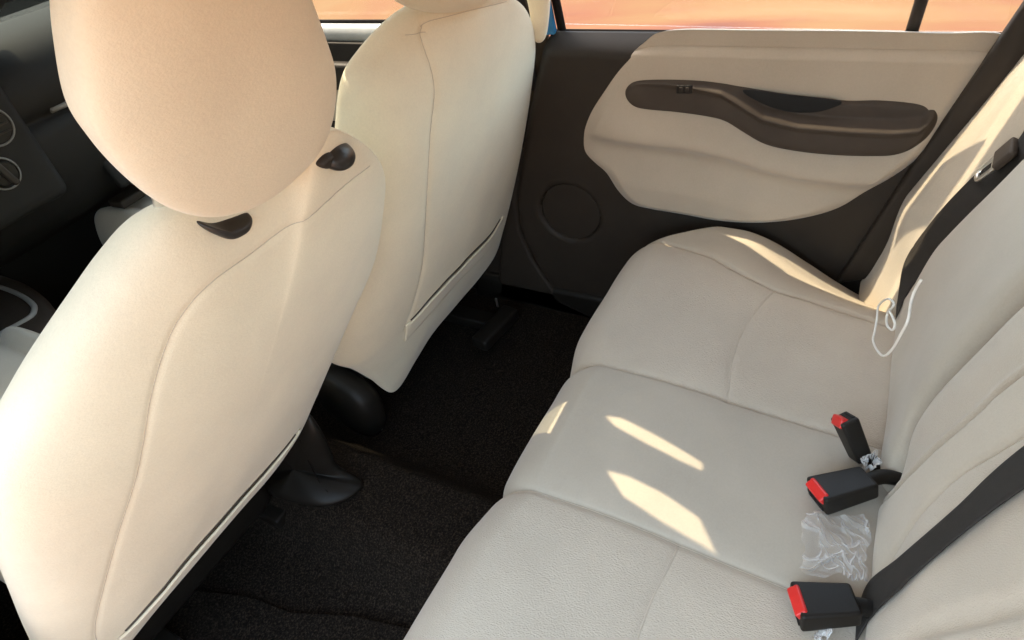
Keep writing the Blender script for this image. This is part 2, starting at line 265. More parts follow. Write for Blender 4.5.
def wob(X, a=.0012, f=9., ph=0.):
    return .0003*np.sin(X[:, 0]*71+2*np.sin(X[:, 2]*23+X[:, 1]*17))*np.sin(X[:, 2]*47+X[:, 1]*39) + a*(np.sin(X[:, 0]*f*1.7+ph)*np.sin(X[:, 2]*f*1.3+1.1+ph)+.6*np.sin(X[:, 1]*f*2.6+X[:, 2]*f*1.9+2*ph)+.4*np.sin(X[:, 0]*f*4.1-X[:, 2]*f*3.3+ph))

def pillow(name, rim, nb, Tb, Tf, mats, parent=None, N=420, R=80, pb=4, qb=2., pf=3, qf=2., seams=(), groove=(.004, .006), puff=(.004, .025), fn=None, thread=True, wobble=.001, plane=None, crown=0.):
    """closed solid: rim polyline, back side bulging Tb along nb, front side Tf the other way"""
    nb = np.array(nb, float); nb /= np.linalg.norm(nb)
    rim = smooth_closed(cr(rim, N, True), 4); c = rim.mean(0)
    rs = np.sin(np.linspace(0, 1, R+1)*math.pi/2)[::-1]   # 1 .. 0, dense near rim
    vs = []
    seams = [cr(s, 140) for s in seams]
    Hr = np.fft.rfft(rim@nb)
    def hh(r): return np.fft.irfft(Hr*(r**np.arange(len(Hr))), N)
    def side(T, p, q, sgn, rings, back):
        out = []
        for r in rings:
            w = max(0, 1-r**p)**(1/q)
            if plane is not None:
                P = c+(rim-c)*r; P = P-np.outer(P@nb, nb)
                hr = Hf @ (np.exp(1j*np.outer(np.arange(len(Hf)), TH))) if False else hh(r)
                tgt = plane@nb + (crown*(1-r*r) if sgn > 0 else -T-crown)
                P = P+np.outer(hr*(1-w)+tgt*w, nb)
            else:
                P = c+(rim-c)*r + sgn*nb*T*w
            out.append(P)
        return np.vstack(out)
    B = side(Tb, pb, qb, 1, rs[:-1], True)
    Bc = c+nb*Tb if plane is None else c+nb*((plane@nb)-c@nb+crown)
    A = np.vstack([B, Bc[None]])
    rr = np.repeat(np.r_[rs[:-1]], N); rr = np.r_[rr, 0.]
    if fn is not None: A = fn(A, rr) if fn.__code__.co_argcount == 2 else fn(A)
    if wobble: A = A + nb*(wob(A, wobble)*(1-rr**3))[:, None]
    for s in seams:
        # seam given near the surface: compare across the bulge direction only
        d = dist_poly(A-np.outer(A@nb, nb), s-np.outer(s@nb, nb))
        A = A - nb*(groove[0]*np.exp(-(d/groove[1])**2)+puff[0]*np.exp(-d/puff[1]))[:, None]*np.clip((1-rr**12)*1.5, .15, 1)[:, None]
    F = side(Tf, pf, qf, -1, rs[1:-1], False); Fc = c-nb*Tf if plane is None else c+nb*((plane@nb)-c@nb-Tf-crown)
    nB = len(A); vs = np.vstack([A, F, Fc[None]])
    fs = []
    j = np.arange(N); j2 = (j+1) % N
    for i in range(R-1): fs += list(zip(i*N+j, i*N+j2, (i+1)*N+j2, (i+1)*N+j))
    fs += [((R-1)*N+a, (R-1)*N+b_, nB-1) for a, b_ in zip(j, j2)]
    # front
    fs += list(zip(j2, j, nB+j, nB+j2))
    for i in range(R-2): fs += list(zip(nB+i*N+j2, nB+i*N+j, nB+(i+1)*N+j, nB+(i+1)*N+j2))
    fs += [(nB+(R-2)*N+b_, nB+(R-2)*N+a, len(vs)-1) for a, b_ in zip(j, j2)]
    # orientation: make back faces point along nb
    a, b_, d_ = vs[fs[(R//2)*N][0]], vs[fs[(R//2)*N][1]], vs[fs[(R//2)*N][2]]
    if np.cross(b_-a, d_-a)@nb < 0: fs = [f[::-1] for f in fs]
    idx = [0]*len(fs)
    if thread and seams and len(mats) > 1:
        bvh = BVHTree.FromPolygons([Vector(v) for v in vs], [tuple(int(i) for i in f) for f in fs])
        for s in seams:
            pts = []
            for p in s:
                h = bvh.ray_cast(Vector(p+nb*.3), Vector(-nb), .6)[0]
                if h is not None: pts.append(np.array(h)+nb*.0002)
            if len(pts) > 3:
                v2, f2 = tube_geo(pts, .0005, 5, len(vs)); vs = np.vstack([vs, v2]); fs += f2; idx += [1]*len(f2)
    return obj(name, vs, fs, mats, parent, idx=idx)

def box_bm(sx, sy, sz, bev=.004, seg=3, taper=None):
    bm = bmesh.new(); bmesh.ops.create_cube(bm, size=1)
    for v in bm.verts: v.co = Vector((v.co.x*sx, v.co.y*sy, v.co.z*sz))
    if taper:
        for v in bm.verts: taper(v)
    if bev: bmesh.ops.bevel(bm, geom=list(bm.edges), offset=bev, segments=seg, profile=.6, affect='EDGES')
    return bm

def frame(o, ax, up):
    """matrix with local x along ax, z along up"""
    ax = Vector(ax).normalized(); up = Vector(up); up = (up-ax*up.dot(ax)).normalized(); y = up.cross(ax)
    m = Matrix((ax, y, up)).transposed().to_4x4(); m.translation = Vector(o); return m

def put(name, bm, mat, parent=None, mtx=None, smooth=True):
    if mtx is not None: bmesh.ops.transform(bm, matrix=mtx, verts=bm.verts)
    me = bpy.data.meshes.new(name); bm.normal_update(); bm.to_mesh(me); bm.free()
    o = link(name, me, mat, parent, False)
    if smooth:
        me.polygons.foreach_set('use_smooth', [True]*len(me.polygons))
        try: me.set_sharp_from_angle(angle=math.radians(40))
        except Exception: pass
    return o

def box(name, c, s, mat, parent=None, bev=.004, mtx=None, seg=3):
    return put(name, box_bm(*s, bev=bev, seg=seg), mat, parent, mtx if mtx is not None else Matrix.Translation(c))

def prism(name, pts, thick, mat, parent=None, bev=.003, axis=(1, 0, 0)):
    """outline given as 3D points, extruded by thick along axis, edges bevelled"""
    bm = bmesh.new(); vs = [bm.verts.new(Vector(p)) for p in pts]; f = bm.faces.new(vs)
    r = bmesh.ops.extrude_face_region(bm, geom=[f]); nv = [g for g in r['geom'] if isinstance(g, bmesh.types.BMVert)]
    bmesh.ops.translate(bm, vec=Vector(axis)*thick, verts=nv)
    bmesh.ops.recalc_face_normals(bm, faces=bm.faces)
    if bev: bmesh.ops.bevel(bm, geom=[e for e in bm.edges if len(e.link_faces) == 2 and e.calc_face_angle() > .6], offset=bev, segments=3, profile=.6, affect='EDGES')
    return put(name, bm, mat, parent)

def grid_faces(nu, nv, off=0, closed_u=False):
    fs = []
    U = nu if closed_u else nu-1
    for i in range(U):
        for j in range(nv-1):
            a = i*nv+j; b_ = ((i+1) % nu)*nv+j
            fs.append((off+a, off+b_, off+b_+1, off+a+1))
    return fs

def sstep(x): x = np.clip(x, 0, 1); return x*x*(3-2*x)

# ------------------------------------------------------------ rear seat
rear = empty('rear_seat', (0, .2, 0), 'wide pale grey rear bench seat with stitched cushion and leaned-back backrest', 'car seat')

def cushion():
    nx, ns = 440, 230
    xs = np.linspace(-.655, .655, nx); L = .80; ss = np.linspace(0, L, ns)
    X, Sg = np.meshgrid(xs, ss, indexing='ij'); ax = np.abs(X)
    yf = .512 + .016*sstep((ax-.14)/.10) - .20*sstep((ax-.48)/.22)**1.5 - .006*np.exp(-((ax-.134)/.014)**2)
    r = .075; st = yf+.04-r            # flat length, starts at y=-.04
    a = np.clip((Sg-st)/r, 0, math.pi/2*1.05)
    rest = np.maximum(Sg-st-r*math.pi/2*1.05, 0)
    Y = np.minimum(Sg, st)-.04 + r*np.sin(a) - .25*rest
    Z = np.full_like(X, .335) - r*(1-np.cos(a)) - .97*rest
    f = np.clip(1-a/1.5, 0, 1)
    # crown and rise to the front
    Z += (.032*sstep(Sg/.42)-.003) * f
    # fall of the outer bolster towards the doors and the rear corner
    k = .105*(1-sstep(Y/.30))+.012
    Z -= k*sstep((ax-.40)/.24)
    Z -= .10*sstep((ax-.60)/.055)**2
    # raised centre pad
    Z += .006*(1-np.clip(ax/.134, 0, 1)**4)*f
    # shallow dish of the two sitting places
    Z -= .010*np.exp(-((ax-.30)/.10)**2-((Y-.20)/.14)**2)
    P = np.stack([X.ravel(), Y.ravel(), Z.ravel()], 1)
    UV = np.stack([X.ravel(), Sg.ravel()-.04], 1); UVa = np.abs(UV[:, :1]); UA = np.hstack([UVa, UV[:, 1:]])
    lines = [[(.134, -.02), (.134, .3), (.136, .45), (.140, .66)],
             [(.134, .225), (.165, .228), (.22, .236), (.30, .236), (.37, .224), (.436, .205)],
             [(.410, -.02), (.42, .06), (.436, .14), (.440, .205), (.462, .28), (.498, .35), (.520, .46), (.525, .60)]]
    lines = [cr(l, 90) for l in lines]
    # grid normals
    G = P.reshape(nx, ns, 3); n = np.cross(np.gradient(G, axis=0), np.gradient(G, axis=1)).reshape(-1, 3); n /= np.linalg.norm(n, axis=1)[:, None]
    if n[:, 2].mean() < 0: n = -n
    dep = np.zeros(len(P))
    for i, l in enumerate(lines):
        d = dist_poly(UA, l); w = 1. if i != 1 else .6
        dep += w*(.0028*np.exp(-(d/.0045)**2)+.0035*np.exp(-d/.02))
    P = P - n*dep[:, None] + n*wob(P, .0012, 10)[:, None]
    fs = grid_faces(nx, ns)
    # side/bottom/back skirt to close the body
    Gi = np.arange(nx*ns).reshape(nx, ns); base = len(P)
    edge = np.r_[Gi[:, 0], Gi[-1, 1:], Gi[-2::-1, -1], Gi[0, -2:0:-1]]
    low = P[edge].copy(); low[:, 2] = .04
    P = np.vstack([P, low]); ne = len(edge); k_ = np.arange(ne)
    fs += [(edge[i], base+i, base+(i+1) % ne, edge[(i+1) % ne]) for i in range(ne)]
    fs.append(tuple(range(base, base+ne)))
    # material: woven inserts, smooth bolsters and centre
    lo = lines[2]; idx = []
    UAq = UA.reshape(nx, ns, 2)
    cx = (UAq[:-1, :-1]+UAq[1:, 1:])/2
    xo = np.interp(cx[..., 1], lo[:, 1], lo[:, 0])
    mi = np.where(cx[..., 0] < .135, 1, np.where(cx[..., 0] < xo, 2, 0)).ravel()
    idx = list(mi)+[0]*(ne+1)
    # threads
    bv = BVHTree.FromPolygons([Vector(v) for v in P[:nx*ns]], [tuple(int(i) for i in f) for f in fs[:(nx-1)*(ns-1)]])
    from bisect import bisect
    def at(u, s):
        i = (u+.655)/1.31*(nx-1); j = (s+.04)/L*(ns-1); i0 = int(min(max(i, 0), nx-2)); j0 = int(min(max(j, 0), ns-2)); a_, b_ = i-i0, j-j0
        Q = P[:nx*ns].reshape(nx, ns, 3)
        return Q[i0, j0]*(1-a_)*(1-b_)+Q[i0+1, j0]*a_*(1-b_)+Q[i0, j0+1]*(1-a_)*b_+Q[i0+1, j0+1]*a_*b_
    for l in lines:
        for sg in (1, -1):
            pts = np.array([at(sg*q[0], q[1]) for q in l]) + V(0, 0, .0002)
            v2, f2 = tube_geo(pts, .0007, 5, len(P)); P = np.vstack([P, v2]); fs += f2; idx += [3]*len(f2)
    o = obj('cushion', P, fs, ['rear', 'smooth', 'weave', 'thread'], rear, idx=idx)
    return o
cushion()

UP = V(0, -.35, .93); UP /= np.linalg.norm(UP); NB = V(0, UP[2], -UP[1])   # NB: out of the backrest, forward/up
BP0 = V(0, 0, .33)
def br_depth(X, W):
    ax = np.abs(X)
    hm = .012+.022*sstep((W-.02)/.14)
    h = hm*(1-sstep((ax-.435)/.045))
    h = h + (.034+.036*sstep((W+.02)/.14))*sstep((ax-.475)/.12)
    return h - .055*sstep((.022-W)/.07)*(1-sstep((ax-.44)/.04)) - .010*sstep((.01-W)/.09)
def back():
    nx, nw = 460, 240
    xs = np.linspace(-.64, .64, nx); ws = np.linspace(-.10, .64, nw)
    X, W = np.meshgrid(xs, ws, indexing='ij')
    H = br_depth(X, W)
    top = sstep((W-.56)/.08); H = H-.06*top**2
    UV = np.stack([X.ravel(), W.ravel()], 1); h = H.ravel().copy()
    uw = lambda P: np.stack([P[:, 0], (P-BP0)@UP], 1)
    a_, b2_, c2_ = uw(D['A']), uw(D['B']), uw(D['Cc'])
    A = cr(np.vstack([[.030, -.04], [.048, .010], a_, [.185, .42], [.19, .60]]), 120)
    Bc = cr(np.vstack([[-.020, -.05], [.022, .012], b2_, [.042, .42], [.045, .60]]), 120)
    Cc = cr(np.vstack([[-.165, -.05], [-.125, .0], c2_[1:], [-.04, .42], [-.04, .60]]), 120)
    # crease A: step from the big bolster down to the insert
    def signed(l):
        xl = np.interp(UV[:, 1], l[:, 1], l[:, 0]); return UV[:, 0]-xl
    sA, sB, sC = signed(A), signed(Bc), signed(Cc)
    fade = np.clip((UV[:, 1]+.02)/.06, 0, 1)
    h -= .009*(1-sstep((sA+.004)/.020))*sstep((sB+.0)/.02)*fade      # insert lies lower
    h -= .013*np.exp(-(sA/.006)**2)*fade + .010*np.exp(-(sA/.022)**2)*fade + .014*np.exp(-(sB/.006)**2)*fade
    h -= .004*np.exp(-(sC/.004)**2)*fade + .003*np.exp(-np.abs(sC)/.02)*fade
    h += .006*np.exp(-((UV[:, 0]-.09)/.04)**2)*fade
    # near section seam pattern (mirror of the far one, under the belt)
    l2 = np.array([[-.21, -.05], [-.20, .1], [-.215, .3], [-.22, .62]]); l2 = cr(l2, 60)
    s2 = UV[:, 0]-np.interp(UV[:, 1], l2[:, 1], l2[:, 0]); h -= .010*np.exp(-(s2/.010)**2)
    P = BP0 + np.outer(UV[:, 0], V(1, 0, 0)) + np.outer(UV[:, 1], UP) + np.outer(h, NB)
    P += NB*wob(P, .0012, 9, .7)[:, None]
    fs = grid_faces(nx, nw); fs = [f[::-1] for f in fs]
    G = np.arange(nx*nw).reshape(nx, nw); edge = np.r_[G[:, 0], G[-1, 1:], G[-2::-1, -1], G[0, -2:0:-1]]
    base = len(P); ne = len(edge)
    low = P[edge] - NB*.14; P = np.vstack([P, low]); fs += [(edge[i], base+i, base+(i+1) % ne, edge[(i+1) % ne]) for i in range(ne)]; fs.append(tuple(range(base, base+ne)))
    cx = UV.reshape(nx, nw, 2); c_ = (cx[:-1, :-1]+cx[1:, 1:])/2
    f_ = lambda l: np.interp(c_[..., 1], l[:, 1], l[:, 0])
    mi = np.where((c_[..., 0] < f_(A)) & (c_[..., 0] > f_(Bc)), 2, np.where(c_[..., 0] < f_(Cc), 2, np.where(c_[..., 0] > f_(A), 1, 0)))
    mi = np.where(c_[..., 0] > .5, 0, mi).ravel()
    idx = list(mi)+[0]*(ne+1)
    Q = P[:nx*nw].reshape(nx, nw, 3)
    for l in (Cc, Bc):
        pts = []
        for u, w in l:
            i = (u+.64)/1.28*(nx-1); j = (w+.10)/.74*(nw-1); i0, j0 = int(i), int(min(max(j, 0), nw-2)); a_, b_ = i-i0, j-j0
            pts.append(Q[i0, j0]*(1-a_)*(1-b_)+Q[i0+1, j0]*a_*(1-b_)+Q[i0, j0+1]*(1-a_)*b_+Q[i0+1, j0+1]*a_*b_)
        v2, f2 = tube_geo(np.array(pts)+NB*.0002, .0008, 5, len(P)); P = np.vstack([P, v2]); fs += f2; idx += [3]*len(f2)
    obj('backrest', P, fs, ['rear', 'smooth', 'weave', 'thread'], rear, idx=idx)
back()
def br_pt(u, w, lift=0.):
    h = float(br_depth(np.array([u]), np.array([w]))[0])
    return BP0+V(1, 0, 0)*u+UP*w+NB*(h+lift)

# ------------------------------------------------------------ front seats
GS = 'front seats'
drv = empty('front_seat', (-.33, 1.1, .05), 'nearest cream front seat, leaned back, its big headrest at upper left of the photo', 'car seat', GS)
nD = V(0, -.6, -.33)
drv_rim = D['drv_rim'].copy(); drv_rim[:, 0] -= .0
def drv_fn(A):
    return A
pillow('backrest', drv_rim, nD, .045, .13, ['fabric', 'thread'], drv, N=560, R=110, pb=5, seams=[D['drv_seam1']], groove=(.0018, .004), puff=(.0015, .03), wobble=.0012, plane=V(0, .9, .3), crown=.012)
# fold of cloth along the lower edge of the back: open pocket edge
def pocket_edge(line, n, parent, r=.004, lift=.0):
    p = cr(line, 60); tube('pocket_edge', p+np.array(n)/np.linalg.norm(n)*lift, r, 'fabric', parent, 8)

def on_surface(o, pts, n, lift=0.):
    me = o.data; vs = [v.co.copy() for v in me.vertices]; fs = [tuple(p.vertices) for p in me.polygons]
    b = BVHTree.FromPolygons(vs, fs); out = []
    off = Vector(o.matrix_parent_inverse.translation)+ (o.parent.location if o.parent else Vector((0, 0, 0)))
    n = Vector(n).normalized()
    for p in pts:
        h = b.ray_cast(Vector(p)+n*.4, -n, .9)[0]
        if h is None: h = b.find_nearest(Vector(p))[0]
        out.append(np.array(h+n*lift))
    return np.array(out)

def pocket(seat_back, line, n, parent, w=.035, down=None):
    """thin cloth flap whose upper edge gapes along the line"""
    L = cr(line, 90); n = np.array(n, float)/np.linalg.norm(n); down = np.array(down, float)/np.linalg.norm(down)
    rows = []; K = 14
    for k in range(K):
        t = k/(K-1)
        q = on_surface(seat_back, L+down*w*t, n)
        gap = (.0065*(1-t)**1.5+.0012)*np.sin(np.linspace(.12, math.pi-.12, len(L)))**.35
        rows.append(q+n*gap[:, None])
    G = np.stack(rows, 1)                                   # along, down
    top = G[:, 0]-n*.0035-down*.0005
    G = np.concatenate([top[:, None], G], 1)
    nu, nv = G.shape[:2]
    fs = grid_faces(nu, nv)
    o = obj('seat_pocket', G.reshape(-1, 3), fs, 'fabric', parent)
    md = o.modifiers.new('thickness', 'SOLIDIFY'); md.thickness = .002; md.offset = 0
    dk = on_surface(seat_back, L-down*.0035, n)
    tube('pocket_gap_shade', dk[3:-3]+n*.0005, .0021, 'brown', parent, 6)  # dark strip painted in for the shade inside the pocket gap
    return o
dback = [c for c in drv.children if c.name.startswith('backrest')][0]
pocket(dback, D['drv_pocket'], nD, drv, .03, (0.05, .33, -.6))

def headrest(parent, rim, n, seams, Tb=.045, Tf=.06, plane=None):
    return pillow('headrest', rim, n, Tb, Tf, ['fabric', 'thread'], parent, N=420, R=90, pb=2.6, qb=2.0, seams=seams, groove=(.0006, .003), puff=(.0003, .02), wobble=.0008)
nH = V(0, -.6, -.2)
hr = headrest(drv, D['hr_rim'], nH, [], .030, .07)
# headrest guides of the nearest seat: dark moulded collars with a rod
def collar(parent, c, ax, up, s, knob=False):
    # lens-shaped collar
    bm = bmesh.new(); bmesh.ops.create_uvsphere(bm, u_segments=28, v_segments=16, radius=.5)
    for v in bm.verts:
        x, y, z = v.co
        v.co = Vector((x*s[0]*(1-.25*z), y*s[1], (max(z, -.35))*s[2]))
    g = put('headrest_guide', bm, 'black', parent, frame(c, ax, up)); return g
def rod(parent, a, b_):
    return tube('headrest_rod', np.array([a, b_]), .006, 'metal', parent, 12)

pas = empty('front_seat', (.37, 1.1, .05), 'far cream front seat beside the far door, seen from behind with a seat pocket', 'car seat', GS)
nP = V(0, -1., -.33)
prim = D['pas_rim'].copy(); prim[:, 0] = np.where(prim[:, 0] > .60, .60+(prim[:, 0]-.60)*.85, prim[:, 0])
pillow('backrest', prim, nP, .05, .14, ['fabric', 'thread'], pas, N=560, R=110, pb=5, qb=2.0, seams=[D['pas_seam0'], D['pas_seam1'], D['pas_seam2'][:2]], groove=(.0025, .005), puff=(.003, .02), wobble=.0015, plane=V(0, .855, .33), crown=.006)
pback = [c for c in pas.children if c.name.startswith('backrest')][0]
pocket(pback, D['pas_pocket'], nP, pas, .05, (0.0, .33, -1.))
headrest(pas, D['pas_hr_rim'], V(0, -1, -.3), [], .05, .06)
# seat cushions, recliner cover, rails
def seat_cushion(parent, x0, x1, y0, y1, z0, z1):
    N = 120; t = np.linspace(0, 2*math.pi, N, endpoint=False); e = .28
    cx, cy = (x0+x1)/2, (y0+y1)/2
    rim = np.stack([cx+(x1-x0)/2*np.sign(np.cos(t))*np.abs(np.cos(t))**e, cy+(y1-y0)/2*np.sign(np.sin(t))*np.abs(np.sin(t))**e, z0+(z1-z0)*.55+.02*np.sin(t)], 1)
    def fn(A):
        A = A.copy(); u = np.abs((A[:, 0]-cx)/((x1-x0)/2)); up = np.clip((A[:, 2]-rim[:, 2].mean())/.05, 0, 1)
        A[:, 2] += .028*np.exp(-((u-.80)/.13)**2)*up; return A
    xs = [cx-(x1-x0)*.31, cx+(x1-x0)*.31]
    sm = [np.array([(q, y0+.05, z1), (q, cy, z1), (q, y1-.03, z1)]) for q in xs]
    return pillow('cushion', rim, (0, 0, 1), (z1-z0)*.45, (z1-z0)*.55, ['rear', 'thread'], parent, N=300, R=50, pb=6, seams=sm, fn=fn)  # darker copy of the cloth offsets the strong windscreen light
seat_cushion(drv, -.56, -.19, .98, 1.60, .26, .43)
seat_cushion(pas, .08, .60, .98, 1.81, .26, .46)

def disc_cover(parent, c, s, ax, name='recliner_cover'):
    bm = bmesh.new(); bmesh.ops.create_uvsphere(bm, u_segments=48, v_segments=28, radius=.5)
    for v in bm.verts:
        p = v.co; q = 1.0/(abs(2*p.x)**2.6+abs(2*p.y)**2.6+abs(2*p.z)**2.6+1e-9)**(1/2.6)
        v.co = Vector((p.x*q*s[0], p.y*q*s[1], p.z*q*s[2]))
    return put(name, bm, 'black', parent, frame(c, ax, (0, -.3, 1)))
rc = disc_cover(pas, (.085, 1.06, .085), (.09, .20, .215), (1, -.15, .1))
# ------------------------------------------------------------ floor
def floor():
    nx, ny = 150, 220
    xs = np.linspace(-.66, .66, nx); ys = np.linspace(-.1, 2.1, ny); X, Y = np.meshgrid(xs, ys, indexing='ij')
    hump = np.exp(-(np.clip(np.abs(X+.10)-.06, 0, 9)/.055)**2)
    Z = .10*hump - .02
    Z += .05*sstep((.62-Y)/.15)*0
    Z += .0015*np.sin(X*61)*np.sin(Y*47)
    P = np.stack([X.ravel(), Y.ravel(), Z.ravel()], 1); fs = grid_faces(nx, ny)
    o = obj('floor', P, fs, 'carpet'); tag(o, kind='structure'); return o
floor()
def fz(x): return .10*math.exp(-(max(abs(x+.10)-.06, 0)/.055)**2)-.02
# floor mat in the near footwell with a raised edge
mp_ = [(-.60, .55), (-.27, .56), (-.275, .66), (-.30, .78), (-.345, .90), (-.355, 1.0), (-.40, 1.15), (-.60, 1.2)]
mo = prism('floor_mat', [(x, y, fz(x)+.004) for x, y in mp_], .007, 'carpet', None, .002, (0, 0, 1))
tag(mo, 'dark carpet floor mat with a wavy raised edge below the nearest front seat', 'floor mat')
# ------------------------------------------------------------ car shell
body = empty('car_body', (0, 0, 0), 'blue car body shell with dark trim around the cabin', 'car')
floorpan = box('floor_pan', (0, .6, -.06), (1.44, 3.2, .05), 'black', body, .01)
RX = .57
# roof with windscreen header
SLITS = [D['slit1'][:, :2], D['slit2'][:, :2]]
def inside(px, py, poly):
    r = np.zeros(px.shape, bool); n = len(poly)
    for i in range(n):
        (x1, y1), (x2, y2) = poly[i], poly[(i+1) % n]
        c = ((y1 > py) != (y2 > py)) & (px < (x2-x1)*(py-y1)/(y2-y1+1e-12)+x1); r ^= c
    return r
def roof():
    nx, ny = 230, 350; xs = np.linspace(-RX, RX, nx); ys = np.linspace(-.75, 1.03, ny); X, Y = np.meshgrid(xs, ys, indexing='ij')
    Z = 1.25-.045*(X/RX)**2-.03*((Y-.2)/1.0)**2
    fs = np.array(grid_faces(nx, ny)); cx = (X[:-1, :-1]+X[1:, 1:]).ravel()/2; cy = (Y[:-1, :-1]+Y[1:, 1:]).ravel()/2
    hole = (cx > -.06) & (cx < .20) & (cy > .70) & (cy < .985)
    P = np.stack([X.ravel(), Y.ravel(), Z.ravel()], 1); o = obj('roof_lining', P, fs[~hole], 'head', body)
    md = o.modifiers.new('t', 'SOLIDIFY'); md.thickness = .004
    # added unseen mask whose two slots shape the sun bars on the cushion
    from mathutils.geometry import tessellate_polygon
    zf = lambda x, y: 1.25-.045*(x/RX)**2-.03*((y-.2)/1.0)**2-.003
    loops = [[(-.075, .685), (.215, .685), (.215, 1.0), (-.075, 1.0)]]+[[(p[0], p[1]) for p in s] for s in SLITS]
    vs = [(x, y, zf(x, y)) for l in loops for x, y in l]
    tri = tessellate_polygon([[Vector((x, y, 0)) for x, y in l] for l in loops])
    o = obj('sun_slot_mask', vs, tri, 'head', body, False); md = o.modifiers.new('t', 'SOLIDIFY'); md.thickness = .0015
    big = (cx > -.10) & (cx < .26) & (cy > .72) & (cy < 1.02)       # opening added in the outer skin to let that sun through
    P2 = P+V(0, 0, .03); P2[:, 0] *= 1.03; o2 = obj('roof_panel', P2, fs[~big], 'paint', body); md = o2.modifiers.new('t', 'SOLIDIFY'); md.thickness = .006
    prism('roof_hole_glass', [(-.11, .71, 1.252), (.27, .71, 1.252), (.27, 1.02, 1.245), (-.11, 1.02, 1.245)], .004, 'glass', body, 0, (0, 0, 1))  # added pane over the made-up light opening
roof()
# side rails and pillars (both sides)
for sg in (1, -1):
    nm = lambda s: s
    tube('roof_rail', [(sg*.585, -.75, 1.17), (sg*.59, 0, 1.215), (sg*.59, 1.03, 1.205), (sg*.60, 1.35, 1.07), (sg*.63, 1.95, .84)], [.03]*40, 'dark', body, 10, 40)
    # rear quarter panel
    q = [(sg*.70, -1.0, -.05), (sg*.70, -.16, -.05), (sg*.70, -.12, .30), (sg*.70, -.14, .62), (sg*.695, -.22, .74), (sg*.63, -.45, 1.18), (sg*.62, -.75, 1.16), (sg*.69, -1.0, .70)]
    prism('quarter_panel', q, .02*sg, 'paint', body, .004)
tb = box('rear_shelf', (0, -.62, .72), (1.26, .50, .03), 'dark', body, .01)
box('tail_panel', (0, -.98, .33), (1.38, .03, .80), 'dark', body, .01)
tube('rear_header', [(-.57, -.77, 1.17), (0, -.80, 1.20), (.57, -.77, 1.17)], [.03]*20, 'dark', body, 8, 20)
# near side sill and open doorway
box('door_sill', (-.68, .50, .0), (.10, 1.1, .12), 'black', body, .02)
box('door_sill', (.68, .50, .0), (.08, 1.1, .12), 'black', body, .02)
tube('pillar_base', [(-.66, 1.00, .0), (-.655, .98, .35), (-.645, .93, .72), (-.60, .80, 1.20)], [.05, .05, .045, .03]+[.03]*0 if False else [.04]*30, 'dark', body, 12, 30)
# far B pillar trim: lower flare, belt cover and the pillar itself
bp_ = D['bpillar']
prism('pillar_trim', [(p[0]-.0, p[1], max(p[2], -.02)) for p in bp_[3:14]], .05, 'dark', body, .012)
tube('pillar_trim', [(.69, .82, .60), (.68, .815, .80), (.655, .81, 1.0), (.61, .80, 1.2)], [.032]*30, 'dark', body, 12, 30)
prism('pillar_panel', [(.705, .735, -.02), (.705, .92, -.02), (.705, .92, .72), (.70, .93, .80), (.61, .97, 1.20), (.61, .775, 1.20), (.64, .77, 1.08), (.695, .755, .75)], .015, 'dark', body, .004)
cov = pillow('pillar_cover', D['beltcover'], (-1, 0, 0), .012, .02, ['fabric'], body, N=120, R=20, pb=4)
# windscreen glass; unseen visors and mirror added to block sun
prism('windscreen', [(-.57, 1.035, 1.22), (.57, 1.035, 1.22), (.66, 1.98, .80), (-.66, 1.98, .80)], .004, 'tint', body, 0, (0, .38, .92))
for nm, x0, x1 in (('blocking_visor', -.52, .02), ('blocking_visor', .035, .54)):
    put(nm, box_bm(x1-x0, .20, .018, .008), 'head', body, frame(((x0+x1)/2, 1.21, 1.135), (1, 0, 0), (0, .35, 1)))
put('blocking_mirror', box_bm(.22, .02, .06, .01), 'black', body, frame((.02, 1.28, 1.04), (1, 0, 0), (0, .3, 1)))
put('floor_sun_blocker', box_bm(.31, .37, .03, .01), 'black', body, frame((-.05, 1.48, .990), (1, 0, 0), (0, .40, 1)))  # unseen block added under the windscreen to keep sun off the carpet
put('floor_sun_blocker', box_bm(.14, .17, .03, .01), 'black', body, frame((.168, 1.475, .995), (1, 0, 0), (0, .40, 1)))  # second added block, stops the remaining sliver of sun
box('bulkhead', (0, 2.04, .42), (1.36, .03, .95), 'black', body, .005)
tube('mirror_stem', [(.0, 1.05, 1.21), (.01, 1.15, 1.13), (.02, 1.27, 1.05)], [.010]*16, 'black', body, 10, 16)

# ------------------------------------------------------------ far rear door
sp = D['speaker'][0]; SY, SZ = sp[1], sp[2]
def door_trim():
    ny, nz = 300, 240
    ys = np.linspace(-.42, .80, ny); zs = np.linspace(-.03, .722, nz); Y, Z = np.meshgrid(ys, zs, indexing='ij')
    # front edge follows the shut line
    ds = D['door_seam']; o_ = np.argsort(ds[:, 2]); yf = np.interp(Z, ds[o_, 2], ds[o_, 1])
    yy = Y.copy(); t = (Y+.42)/1.22; Y = -.42+t*(yf+.42)
    h = .001+.0*Z
    rr = np.hypot(Y-SY, Z-SZ); R0 = .089
    h += .0012*np.exp(-((rr-R0)/.005)**2) - .006*sstep((R0-.002-rr)/.005)
    h += .05*sstep((.16-Z)/.14)*0
    h -= .02*sstep((Y-yf+.02)/.02)
    h -= .052*np.clip((Z-.685)/.05, 0, 1)**1.2
    Z = Z-.010*sstep((Z-.68)/.055)
    P = np.stack([.662-h.ravel(), Y.ravel(), Z.ravel()], 1)
    o = obj('car_door', P, grid_faces(ny, nz), 'dark', body); o['label'] = 'far rear car door with cream panel, brown armrest and round speaker'
    md = o.modifiers.new('t', 'SOLIDIFY'); md.thickness = .012; md.offset = -1
    return o
door = door_trim()
